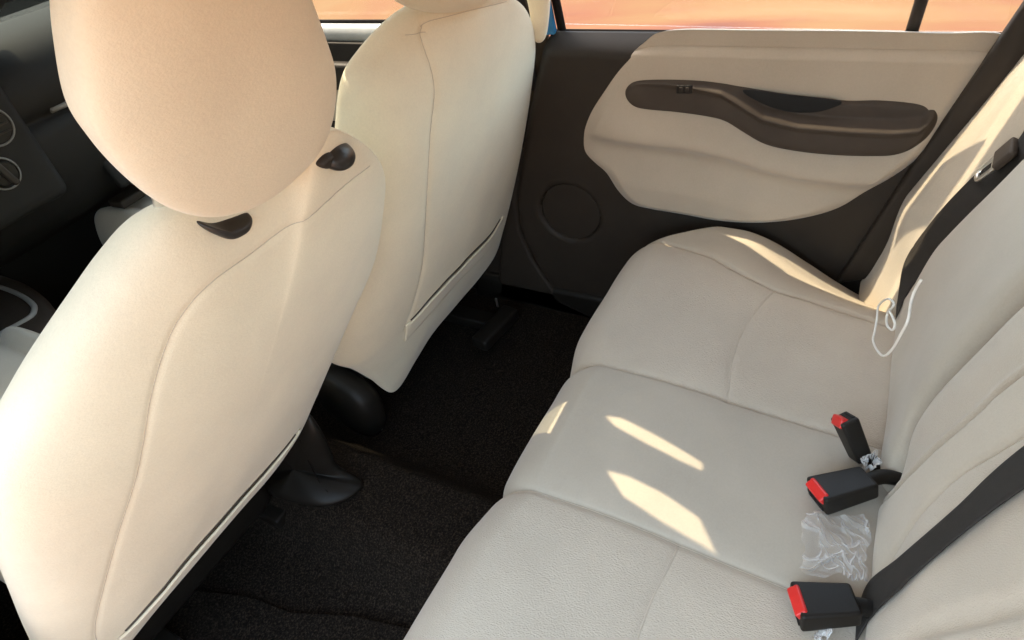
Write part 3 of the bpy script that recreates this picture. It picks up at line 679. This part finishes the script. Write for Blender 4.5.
# speaker grille
bm = bmesh.new(); bmesh.ops.create_cone(bm, cap_ends=True, cap_tris=False, segments=64, radius1=.084, radius2=.082, depth=.004)
put('speaker_grille', bm, 'grille', door, frame((.6625, SY, SZ), (0, 1, 0), (-1, 0, 0)))
fold = D['door_fold']; fo = fold[np.argsort(fold[:, 1])]
def ins_fn(A, rr):
    A = A.copy(); Y, Z = A[:, 1], A[:, 2]; depth = .655-A[:, 0]   # >0 inside
    w = np.clip(depth/.010, 0, 1)*np.clip((1-rr)/.10, 0, 1)**.7
    zf = np.interp(Y, fo[:, 1], fo[:, 2]); d = Z-zf
    span = sstep((Y-fo[0, 1]+.12)/.12)*sstep((fo[-1, 1]+.05-Y)/.14)
    h = np.where(d > 0, .030*np.exp(-(d/.05)**2), .030*np.exp(-(d/.020)**2))*span
    h += .004*np.exp(-((Z-.60)/.07)**2)
    h += .020*sstep((-d-.04)/.08)*span
    A[:, 0] -= h*w
    s_ = np.clip((Z-.693)/.042, 0, 1.05)**1.4; A[:, 0] += .040*s_; A[:, 2] -= .010*s_
    return A
pillow('door_insert', D['door_insert'], (-1, 0, 0), .012, .004, ['card'], door, N=420, R=110, pb=14, qb=2, fn=ins_fn, wobble=0, thread=False)
# armrest with raised lip and grab recess
lip = D['door_lip']; lo_ = lip[np.argsort(lip[:, 1])]
def arm_fn(A):
    A = A.copy(); Y, Z = A[:, 1], A[:, 2]; w = np.clip((.648-A[:, 0])/.010, 0, 1)
    zl = np.interp(Y, lo_[:, 1], lo_[:, 2]); d = Z-zl
    # ledge: juts out below the lip line, recedes above
    bulk = sstep((.50-Y)/.25)*.018+.006
    A[:, 0] -= w*.8*bulk*(1-sstep((d+.002)/.016)) + w*.006*np.exp(-((d+.004)/.006)**2)
    return A
pillow('armrest', D['door_arm'], (-1, 0, 0), .017, .025, ['brown'], door, N=360, R=90, pb=8, qb=2, fn=arm_fn, wobble=0, thread=False)
cup = D['door_cup'].copy(); cup[:, 0] = .6275
pillow('grab_handle_recess', cup, (-1, 0, 0), .0015, .004, ['deep'], door, N=100, R=12, pb=6, wobble=0, thread=False)
sw = D['switch'][0]
put('window_switch', box_bm(.030, .016, .006, .002), 'black', door, frame((.6215, sw[1]-.005, sw[2]-.004), (0, 1, -.05), (-1, 0, 0)))
for dy in (-.007, .005):
    put('switch_key', box_bm(.008, .010, .005, .0015), 'dark', door, frame((.619, sw[1]-.005+dy, sw[2]-.004), (0, 1, -.05), (-1, 0, 0)))
# window: seal, frame, bar, panes
tube('window_seal', [(.713, .78, .7155), (.713, .3, .7145), (.713, -.22, .7145)], [.0048]*30, 'rubber', door, 8, 30)
b4 = D['bar']
bt = [(.70, .083, .742), (.60, .075, 1.2)]
tube('division_bar', [(.712, .082, .708), (.66, .076, .90), (.615, .07, 1.09)], [.010]*12, 'dark', door, 8, 12)
tube('window_frame', [(.710, .722, .705), (.692, .727, .80), (.665, .738, .92), (.602, .76, 1.09), (.60, .0, 1.10), (.62, -.15, 1.06), (.66, -.25, .95), (.705, -.30, .735)], [.009]*12+[.016]*68, 'rubber', door, 8, 80)
prism('front_frame', [(.690, .730, .715), (.690, .760, .715), (.64, .775, 1.06), (.64, .745, 1.06)], .010, 'paint', door, .002)
prism('window_pane', [(.712, .72, .73), (.625, .64, 1.09), (.625, .07, 1.10), (.712, .08, .72)], .003, 'glass', door, 0)
prism('window_pane', [(.712, .08, .72), (.625, .07, 1.10), (.625, .0, 1.10), (.712, -.30, .72)], .003, 'glass', door, 0)
prism('door_skin', [(.73, .80, -.03), (.73, .80, .68), (.73, -.20, .68), (.73, -.16, -.03)], .006, 'paint', door, .003)
prism('bolster_sun_blocker', [(.643, .27, .965), (.643, .41, .965), (.618, .41, 1.09), (.618, .27, 1.09)], .003, 'deep', door, .001)  # unseen blocker added to shade the middle of the far bolster
box('armrest_sun_blocker', (.717, .30, 1.085), (.074, 1.3, .03), 'paint', body, .006)  # unseen ledge added to keep direct sun off the door armrest
# rear edge trim of the doorway / wheel arch side
qt = D['quarter'].copy()
prism('quarter_trim', [(p[0], p[1], p[2]) for p in qt], .025, 'dark', body, .008)
prism('quarter_trim', [(.655, -.12, .9), (.655, -.08, .735), (.655, .06, .24), (.655, .12, .05), (.655, -.5, .05), (.655, -.5, .9)], .02, 'dark', body, .004)

# ------------------------------------------------------------ far front door and near front door
def front_door(sg, label):
    x = sg*.662
    d = prism('car_door', [(x, .84, -.02), (x, .84, .70), (x, 1.85, .70), (x, 1.95, .40), (x, 1.95, -.02)], .02*sg, 'dark', body, .004); d['label'] = label
    rim = [(x-sg*.002, 1.0, .50), (x-sg*.002, .99, .635), (x-sg*.002, 1.80, .635), (x-sg*.002, 1.84, .58), (x-sg*.002, 1.5, .50)]
    def fn(A):
        A = A.copy(); A[:, 0] += sg*.04*sstep((A[:, 2]-.655)/.05); return A
    pillow('door_insert', rim, (-sg, 0, 0), .014, .006, ['card'], d, N=200, R=40, pb=10, fn=fn, wobble=0, thread=False)
    tube('window_ledge', [(sg*.69, .84, .715), (sg*.69, 1.4, .715), (sg*.69, 1.86, .715)], [.022]*20, 'silver', d, 10, 20)
    tube('window_seal', [(sg*.70, .84, .737), (sg*.70, 1.4, .737), (sg*.70, 1.86, .737)], [.006]*20, 'rubber', d, 8, 20)
    prism('armrest', [(sg*.655, 1.05, .60), (sg*.655, 1.05, .66), (sg*.655, 1.75, .66), (sg*.655, 1.78, .58)], -.03*sg, 'dark', d, .01)
    prism('door_skin', [(sg*.73, .84, -.03), (sg*.73, .84, .72), (sg*.73, 1.95, .72), (sg*.73, 1.95, -.03)], .006*sg, 'paint', d, .003)
    prism('window_pane', [(sg*.712, .86, .73), (sg*.61, .78, 1.18), (sg*.61, 1.05, 1.17), (sg*.712, 1.80, .73)], .003*sg, 'glass' if sg > 0 else 'tint', d, 0)
    return d
front_door(1, 'far front car door with cream ledge, seen in the gap between the two front seats')
front_door(-1, 'near front car door with dark inner panel at the bottom left corner')
# ------------------------------------------------------------ dashboard
dash = empty('dashboard', (0, 1.8, 0), 'dark dashboard with round air vents and control knobs at upper left', 'dashboard')
def dashboard():
    prof = [(2.02, .83), (1.90, .872), (1.76, .885), (1.66, .876), (1.60, .85), (1.575, .81), (1.58, .775), (1.60, .755), (1.60, .735), (1.585, .725), (1.59, .66), (1.63, .58), (1.70, .52), (1.80, .47), (1.95, .40)]
    pf = cr(prof, 90); nx = 90; xs = np.linspace(-.64, .64, nx); P = []
    for x in xs:
        k = 1-.04*(x/.64)**2
        for y, z in pf: P.append((x, y+.07*(x/.64)**2, z*1.0))
    o = obj('dash_panel', P, grid_faces(nx, len(pf)), 'dash', dash)
    md = o.modifiers.new('t', 'SOLIDIFY'); md.thickness = .01
    bpy.context.view_layer.update()
dashboard()
tube('trim_rail', [(.09, 1.585, .755), (.2, 1.587, .752), (.35, 1.60, .75), (.62, 1.65, .748)], [.006]*30, 'grey', dash, 8, 30)
# centre stack with vents and knobs
put('centre_stack', box_bm(.24, .06, .30, .03, 5), 'dash', dash, frame((-.092, 1.582, .755), (1, 0, 0), (0, 0, 1)))
def ring(name, c, n, r, tr, mat, parent, k=48):
    m_ = frame(c, (1, 0, 0), n); pts = [np.array(m_ @ Vector((r*math.cos(a), r*math.sin(a), 0))) for a in np.linspace(0, 2*math.pi, k+1)]
    return tube(name, np.array(pts), tr, mat, parent, 10)
nst = (0, -1, .05)
for z, nm in ((.778, 'air_vent'), (.700, 'control_knob')):
    c = (-.034 if z > .75 else -.068, 1.550, z)
    ring('vent_ring' if nm == 'air_vent' else 'knob_ring', c, nst, .034 if nm == 'air_vent' else .029, .002, 'grey', dash)
    bm = bmesh.new(); bmesh.ops.create_cone(bm, cap_ends=True, segments=40, radius1=.029, radius2=.021 if nm == 'control_knob' else .029, depth=.02 if nm == 'control_knob' else .008)
    kn = put(nm, bm, 'black', dash, frame(c, (1, 0, 0), nst))
    if nm == 'control_knob': put('knob_grip', box_bm(.012, .05, .014, .004), 'dark', kn, frame((c[0], c[1]-.014, c[2]+.002), (1, 0, .25), nst))
    else:
        for k in (-1, 0, 1): put('vent_slat', box_bm(.048, .003, .006, .001), 'dark', kn, frame((c[0], c[1]-.006, c[2]+k*.014), (1, 0, 0), nst))
# glovebox relief
put('glovebox_lid', box_bm(.40, .02, .16, .012, 4), 'dash', dash, frame((.33, 1.625, .625), (1, .06, 0), (0, .35, 1)))
put('lower_bin', box_bm(.36, .05, .02, .006), 'dark', dash, frame((.31, 1.66, .50), (1, .05, 0), (0, 0, 1)))

# centre console
con = empty('centre_console', (-.1, 1.6, 0), 'dark centre console tray with a curved silver rim at the left edge', 'console')
pillow('console_body', D['con_rim'], (0, 0, 1), .03, .28, ['brown'], con, N=200, R=36, pb=8, pf=12, wobble=0, thread=False)
cs = D['con_silver']+V(0, 0, .006); tube('silver_rim', cs, .0065, 'silver', con, 10, 60)
put('tray_liner', box_bm(.10, .22, .008, .003), 'deep', con, frame((-.17, 1.84, .364), (1, 0, 0), (0, 0, 1)))

# ------------------------------------------------------------ seat hardware on the floor
# plastic cover of the nearest seat's inner rail end
side = pillow('rail_cover', D['rail'], (-.55, -.6, .45), .028, .03, ['black'], drv, N=200, R=40, pb=4, wobble=0, thread=False)
rl = on_surface(side, D['rail_line'], (-.55, -.6, .45), .0004); tube('cover_seam', rl, .0011, 'rubber', drv, 6, 40)
# rails under the far seat
for x in (.50,):
    put('seat_rail', box_bm(.05, .55, .03, .006), 'black', pas, frame((x, 1.13, .02), (1, 0, 0), (0, 0, 1)))
for x in (-.50, -.20):
    put('seat_rail', box_bm(.05, .45, .03, .006), 'black', drv, frame((x, 1.25, .03), (1, 0, 0), (0, 0, 1)))
put('rail_foot', box_bm(.15, .05, .035, .01), 'black', pas, frame((.46, .87, .045), (1, -.15, .02), (0, 0, 1)))
put('rail_clip', box_bm(.004, .006, .03, .001), 'metal', pas, frame((.523, .895, .075), (1, -.15, .02), (0, 0, 1)))
put('recliner_pin', box_bm(.006, .010, .012, .002), 'metal', pas, frame((.078, .985, .02), (1, -.15, .02), (0, 0, 1)))
put('seat_base', box_bm(.40, .50, .18, .03, 5), 'black', pas, frame((.37, 1.26, .14), (1, 0, 0), (0, 0, 1)))
put('seat_base', box_bm(.36, .45, .18, .03, 5), 'black', drv, frame((-.36, 1.28, .14), (1, 0, 0), (0, 0, 1)))

# ------------------------------------------------------------ belts
def strap(name, L, Rr, mat, parent, n=80, k=8, crown=.0):
    A = cr(L, n); B = cr(Rr, n); P = []
    for i in range(n):
        for j in range(k+1):
            t = j/k; P.append(A[i]*(1-t)+B[i]*t)
    o = obj(name, P, grid_faces(n, k+1), mat, parent)
    me = o.data; uv = me.uv_layers.new(name='UVMap'); 
    for lp in me.loops:
        vi = lp.vertex_index; uv.data[lp.index].uv = ((vi % (k+1))/k*3, (vi//(k+1))/n*20)
    md = o.modifiers.new('t', 'SOLIDIFY'); md.thickness = .0016; md.offset = 0
    return o
belt1 = empty('seat_belt', tuple(br_pt(-.12, .1)), 'dark seat belt webbing running diagonally over the rear backrest to the lowest buckle', 'seat belt', 'rear seat belts')
up_ = [V(-.150, .014, .325)]+[p+NB*.006 for p in D['bt']]+[br_pt(-.05, .42, .006), br_pt(-.02, .60, .006)]
dn_ = [V(-.185, .018, .320)]+[p+NB*.006 for p in D['bb']]+[br_pt(-.098, .42, .006), br_pt(-.068, .60, .006)]
strap('webbing', up_, dn_, 'webbing', belt1)
belt2 = empty('seat_belt', tuple(br_pt(.5, .1)), 'dark seat belt along the far side of the rear backrest with a metal tongue', 'seat belt', 'rear seat belts')
bl, br_ = D['belt_far_l'], D['belt_far_r']
L2 = list(map(tuple, D['bf_l']))+[(.56, .45), (.565, .62)]
R2 = [(max(u-.052, .452) if w > .03 else u-.04, w) for u, w in L2]
strap('webbing', [br_pt(u, w, .006) for u, w in L2], [br_pt(u, w, .006) for u, w in R2], 'webbing', belt2)
tA, tB = D['tongue']; dt = (tB-tA)/np.linalg.norm(tB-tA)
put('tongue_grip', box_bm(.036, .040, .012, .005, 4), 'brown', belt2, frame(tA+dt*.008, dt, NB))
tm = frame(tA+dt*.040, dt, NB)
pts = [np.array(tm @ Vector(p)) for p in [(-.018, -.011, 0), (.008, -.0115, 0), (.019, -.008, 0), (.022, 0, 0), (.019, .008, 0), (.008, .0115, 0), (-.018, .011, 0)]]
tube('tongue', np.vstack([pts, pts[0]]), .0036, 'metal', belt2, 8, 80)
put('tongue_plate', box_bm(.012, .026, .004, .001), 'metal', belt2, frame(tA+dt*.026, dt, NB))

def buckle(c, ax, up, L, Wd, T, label, btn_side=True, stalk=None):
    e = empty('seat_belt_buckle', tuple(c), label, 'buckle', 'rear seat belt buckles')
    m_ = frame(c, ax, up)       # local x points to the red end
    def tp(v):
        if v.co.x < 0: v.co.y *= .82; v.co.z *= .85
    put('buckle_housing', box_bm(L, Wd, T, .005, 4, tp), 'black', e, m_)
    put('release_button', box_bm(.015, Wd*.74, .012, .0035, 4), 'red', e, m_ @ Matrix.Translation((L/2-.0035, 0, T*.27)) @ Matrix.Rotation(math.radians(35), 4, 'Y'))
    put('tongue_slot', box_bm(.004, Wd*.70, T*.18, .001, 2), 'deep', e, m_ @ Matrix.Translation((L/2-.0008, 0, -T*.32)))
    if stalk is not None:
        P = [np.array(m_ @ Vector((-L/2+.01, 0, 0)))]+[np.array(s, float) for s in stalk]
        st_ = tube('stalk', cr(P, 16), [.010]*16, 'black', e, 10)
    return e
buckle((.099, .048, .374), (.020, .035, .055), (-.5, .6, -.2), .066, .036, .026, 'black seat belt buckle standing nearly upright with red button on top, furthest from the viewer', stalk=[(.092, .02, .345), (.09, -.02, .33)])
buckle((.017, .050, .364), (-.046, .062, -.006), (.15, .25, 1), .074, .050, .028, 'black seat belt buckle lying on the cushion with red end, middle of the three', stalk=[(.058, .005, .36), (.07, -.03, .35)])
buckle((-.152, .051, .364), (-.024, .055, -.004), (.10, .22, 1), .066, .050, .028, 'black seat belt buckle with red end beside the dark belt webbing, nearest the viewer', stalk=[(-.135, .005, .36), (-.13, -.03, .35)])

# white cord
st = D['string']
cord = tube('cord', D['string'], .0014, 'cord', None, 8, 160)
tag(cord, 'thin white looped cord hanging by the far seat belt at the back of the cushion', 'cord')
# white thread tag on the outboard bolster
# ------------------------------------------------------------ clear plastic bag and wrap
def crumple(name, corners, amp, seed, label, n=110):
    rng = np.random.RandomState(seed)
    a, b_, c, d = [np.array(q, float) for q in corners]
    u, v = np.meshgrid(np.linspace(0, 1, n), np.linspace(0, 1, n), indexing='ij'); u = u.ravel(); v = v.ravel()
    u2 = u+.03*np.sin(v*9+seed)*(u-.5)*2+.02*np.sin(v*23); v2 = v+.04*np.sin(u*11+seed)*(v-.5)*2+.02*np.sin(u*19)
    P = np.outer((1-u2)*(1-v2), a)+np.outer(u2*(1-v2), b_)+np.outer(u2*v2, c)+np.outer((1-u2)*v2, d)
    h = np.zeros(len(P))
    # creases: a dozen sharp ridges of limited length, a few long folds
    for i in range(26):
        x0, y0 = rng.uniform(0, 1, 2); th = rng.normal(.9, .7); L = rng.uniform(.12, .6); w = rng.uniform(.012, .035)
        dx, dy = u-x0, v-y0; s = dx*math.cos(th)+dy*math.sin(th); q = -dx*math.sin(th)+dy*math.cos(th)+.10*s*s*rng.choice([-1, 1])
        h += rng.uniform(.35, 1)*np.exp(-np.abs(q)/w)*np.exp(-(s/L)**4)
    h += .35*np.sin(u*5+1)*np.sin(v*6)+.25*np.clip(np.abs(v-.5)*2, 0, 1)**6
    P[:, 2] += amp*h+.001
    o = obj(name, P, grid_faces(n, n), 'film'); tag(o, label, 'plastic wrap', 'clear plastic wrapping'); return o
crumple('plastic_bag', [(-.026, .090, .349), (-.008, .014, .347), (-.097, .010, .346), (-.114, .080, .348)], .007, 5, 'crumpled clear plastic bag lying flat on the cushion between two buckles')
def wisp(name, c, r, seed, label):
    rng = np.random.RandomState(seed); vs = []; fs = []
    n = 22
    for k in range(3):
        U, W = np.meshgrid(np.linspace(0, 1, n), np.linspace(0, 1, n), indexing='ij')
        a = rng.uniform(0, 6.3); base = len(vs)
        for u, w in zip(U.ravel(), W.ravel()):
            rr = r*(.35+.65*w)*(1+.25*math.sin(7*u*6.28/2+a)); t = a+u*3.6
            vs.append((c[0]+rr*math.cos(t), c[1]+rr*math.sin(t)*.7, c[2]+r*(.5*math.sin(5*u+3*w+a)+.5*w+.25*math.sin(13*u+a))))
        fs += grid_faces(n, n, base)
    o = obj(name, vs, fs, 'film'); tag(o, label, 'plastic wrap', 'clear plastic wrapping'); return o
wisp('plastic_wrap', (.072, .022, .362), .015, 5, 'small twist of clear plastic wrap between the upright buckle and the middle buckle')
wisp('plastic_wrap', (-.185, .045, .345), .014, 8, 'small scrap of clear plastic tucked under the nearest buckle')

# ------------------------------------------------------------ headrest guides
for k, (lp, T_) in enumerate(((D['gL'], .016), (D['gR'], .018))):
    pillow('headrest_guide', lp-nD/np.linalg.norm(nD)*.001, nD, T_, .012, ['collar'], drv, N=80, R=14, pb=2.6, wobble=0, thread=False)
pillow('guide_button', D['gW'], nD, .008, .012, ['dark'], drv, N=60, R=12, pb=4, wobble=0, thread=False)
pillow('headrest_guide', D['gP'], (0, -1, -.3), .008, .012, ['black'], pas, N=80, R=14, pb=4, wobble=0, thread=False)
for x in (-.30, -.17):
    tube('headrest_rod', [(x, .66, .86), (x+.005, .63, .95)], .006, 'metal', drv, 12)
for x in (.24, .36):
    tube('headrest_rod', [(x, .77, .84), (x, .74, .93)], .006, 'metal', pas, 12)

# ------------------------------------------------------------ outside: ground and sunset sky
g = obj('ground', [(-1.6, -2.2, -.32), (1.6, -2.2, -.32), (1.6, 3.2, -.32), (-1.6, 3.2, -.32)], [(0, 1, 2, 3)], 'grey', None, False); tag(g, kind='structure')
def sky():
    R_ = 60; na, ne = 96, 40; vs = []
    for i in range(na):
        a = 2*math.pi*i/na
        for j in range(ne):
            e = math.radians(-88+(-88-10)*-1*j/(ne-1)) ; vs.append((R_*math.cos(e)*math.cos(a), R_*math.cos(e)*math.sin(a), R_*math.sin(e)+1))
    m = bpy.data.materials.new('sunset_sky'); m.use_nodes = True; nt = m.node_tree; nt.nodes.clear()
    o_ = nt.nodes.new('ShaderNodeOutputMaterial'); em = nt.nodes.new('ShaderNodeEmission'); tc = nt.nodes.new('ShaderNodeTexCoord')
    mp = nt.nodes.new('ShaderNodeMapping'); mp.inputs['Scale'].default_value = (.022, .022, .17); nt.links.new(tc.outputs['Object'], mp.inputs[0])
    n = noise_node(nt, 1.9, 5, .5, mp.outputs[0]); n.inputs['Distortion'].default_value = .4
    r = ramp(nt, n.outputs[0], [(.32, (.97, .64, .33)), (.46, (.95, .53, .27)), (.57, (.90, .40, .24)), (.70, (.62, .28, .24))])
    nt.links.new(r.outputs[0], em.inputs[0]); 
    dp = nt.nodes.new('ShaderNodeVectorMath'); dp.operation = 'DOT_PRODUCT'; dp.inputs[1].default_value = (-.55/60, -.83/60, 0); nt.links.new(tc.outputs['Object'], dp.inputs[0])
    mr = nt.nodes.new('ShaderNodeMapRange'); mr.interpolation_type = 'SMOOTHSTEP'; mr.inputs[1].default_value = .0; mr.inputs[2].default_value = .9; mr.inputs[3].default_value = SKY_E; mr.inputs[4].default_value = SKY_E*2.0
    nt.links.new(dp.outputs['Value'], mr.inputs[0]); nt.links.new(mr.outputs[0], em.inputs[1])
    nt.links.new(em.outputs[0], o_.inputs[0]); M['sky'] = m
    o = obj('sky', vs, grid_faces(na, ne, 0, True), 'sky'); tag(o, kind='structure'); return o
SKY_E = .084
sky()

# ------------------------------------------------------------ light
sun_dir = Vector((.20, 1.0, 1.5)).normalized()
el = math.asin(sun_dir.z); az = math.atan2(sun_dir.x, sun_dir.y)
w = bpy.data.worlds.new('World'); S.world = w; w.use_nodes = True; nt = w.node_tree
bg = nt.nodes['Background']; sk = nt.nodes.new('ShaderNodeTexSky'); sk.sky_type = 'NISHITA'; sk.sun_disc = False
sk.sun_elevation = el; sk.sun_rotation = az; wb = nt.nodes.new('ShaderNodeMix'); wb.data_type = 'RGBA'; wb.blend_type = 'MULTIPLY'; wb.inputs[0].default_value = 1; wb.inputs[7].default_value = (1, .865, .64, 1)
nt.links.new(sk.outputs[0], wb.inputs[6]); nt.links.new(wb.outputs[2], bg.inputs[0]); bg.inputs[1].default_value = .15
ld = bpy.data.lights.new('sun', 'SUN'); ld.energy = .6; ld.angle = math.radians(.4); ld.color = (1, .84, .58)
lo = bpy.data.objects.new('sun', ld); COL.objects.link(lo); lo.rotation_euler = sun_dir.to_track_quat('Z', 'Y').to_euler()

# ------------------------------------------------------------ camera
cd = bpy.data.cameras.new('camera'); cam = bpy.data.objects.new('camera', cd); COL.objects.link(cam)
r_ = DATA['cam_rot']; mw = Matrix(((*r_[0], -.57), (*r_[1], .13), (*r_[2], 1.13), (0, 0, 0, 1)))
cam.matrix_world = mw; cd.sensor_width = 36; cd.lens = FPX*36/1024; cd.clip_start = .02; cd.clip_end = 500
S.camera = cam
S.cycles.diffuse_bounces = 8; S.cycles.max_bounces = 14
S.view_settings.view_transform = 'Standard'; S.view_settings.look = 'None'; S.view_settings.exposure = EXPO; S.view_settings.gamma = 1
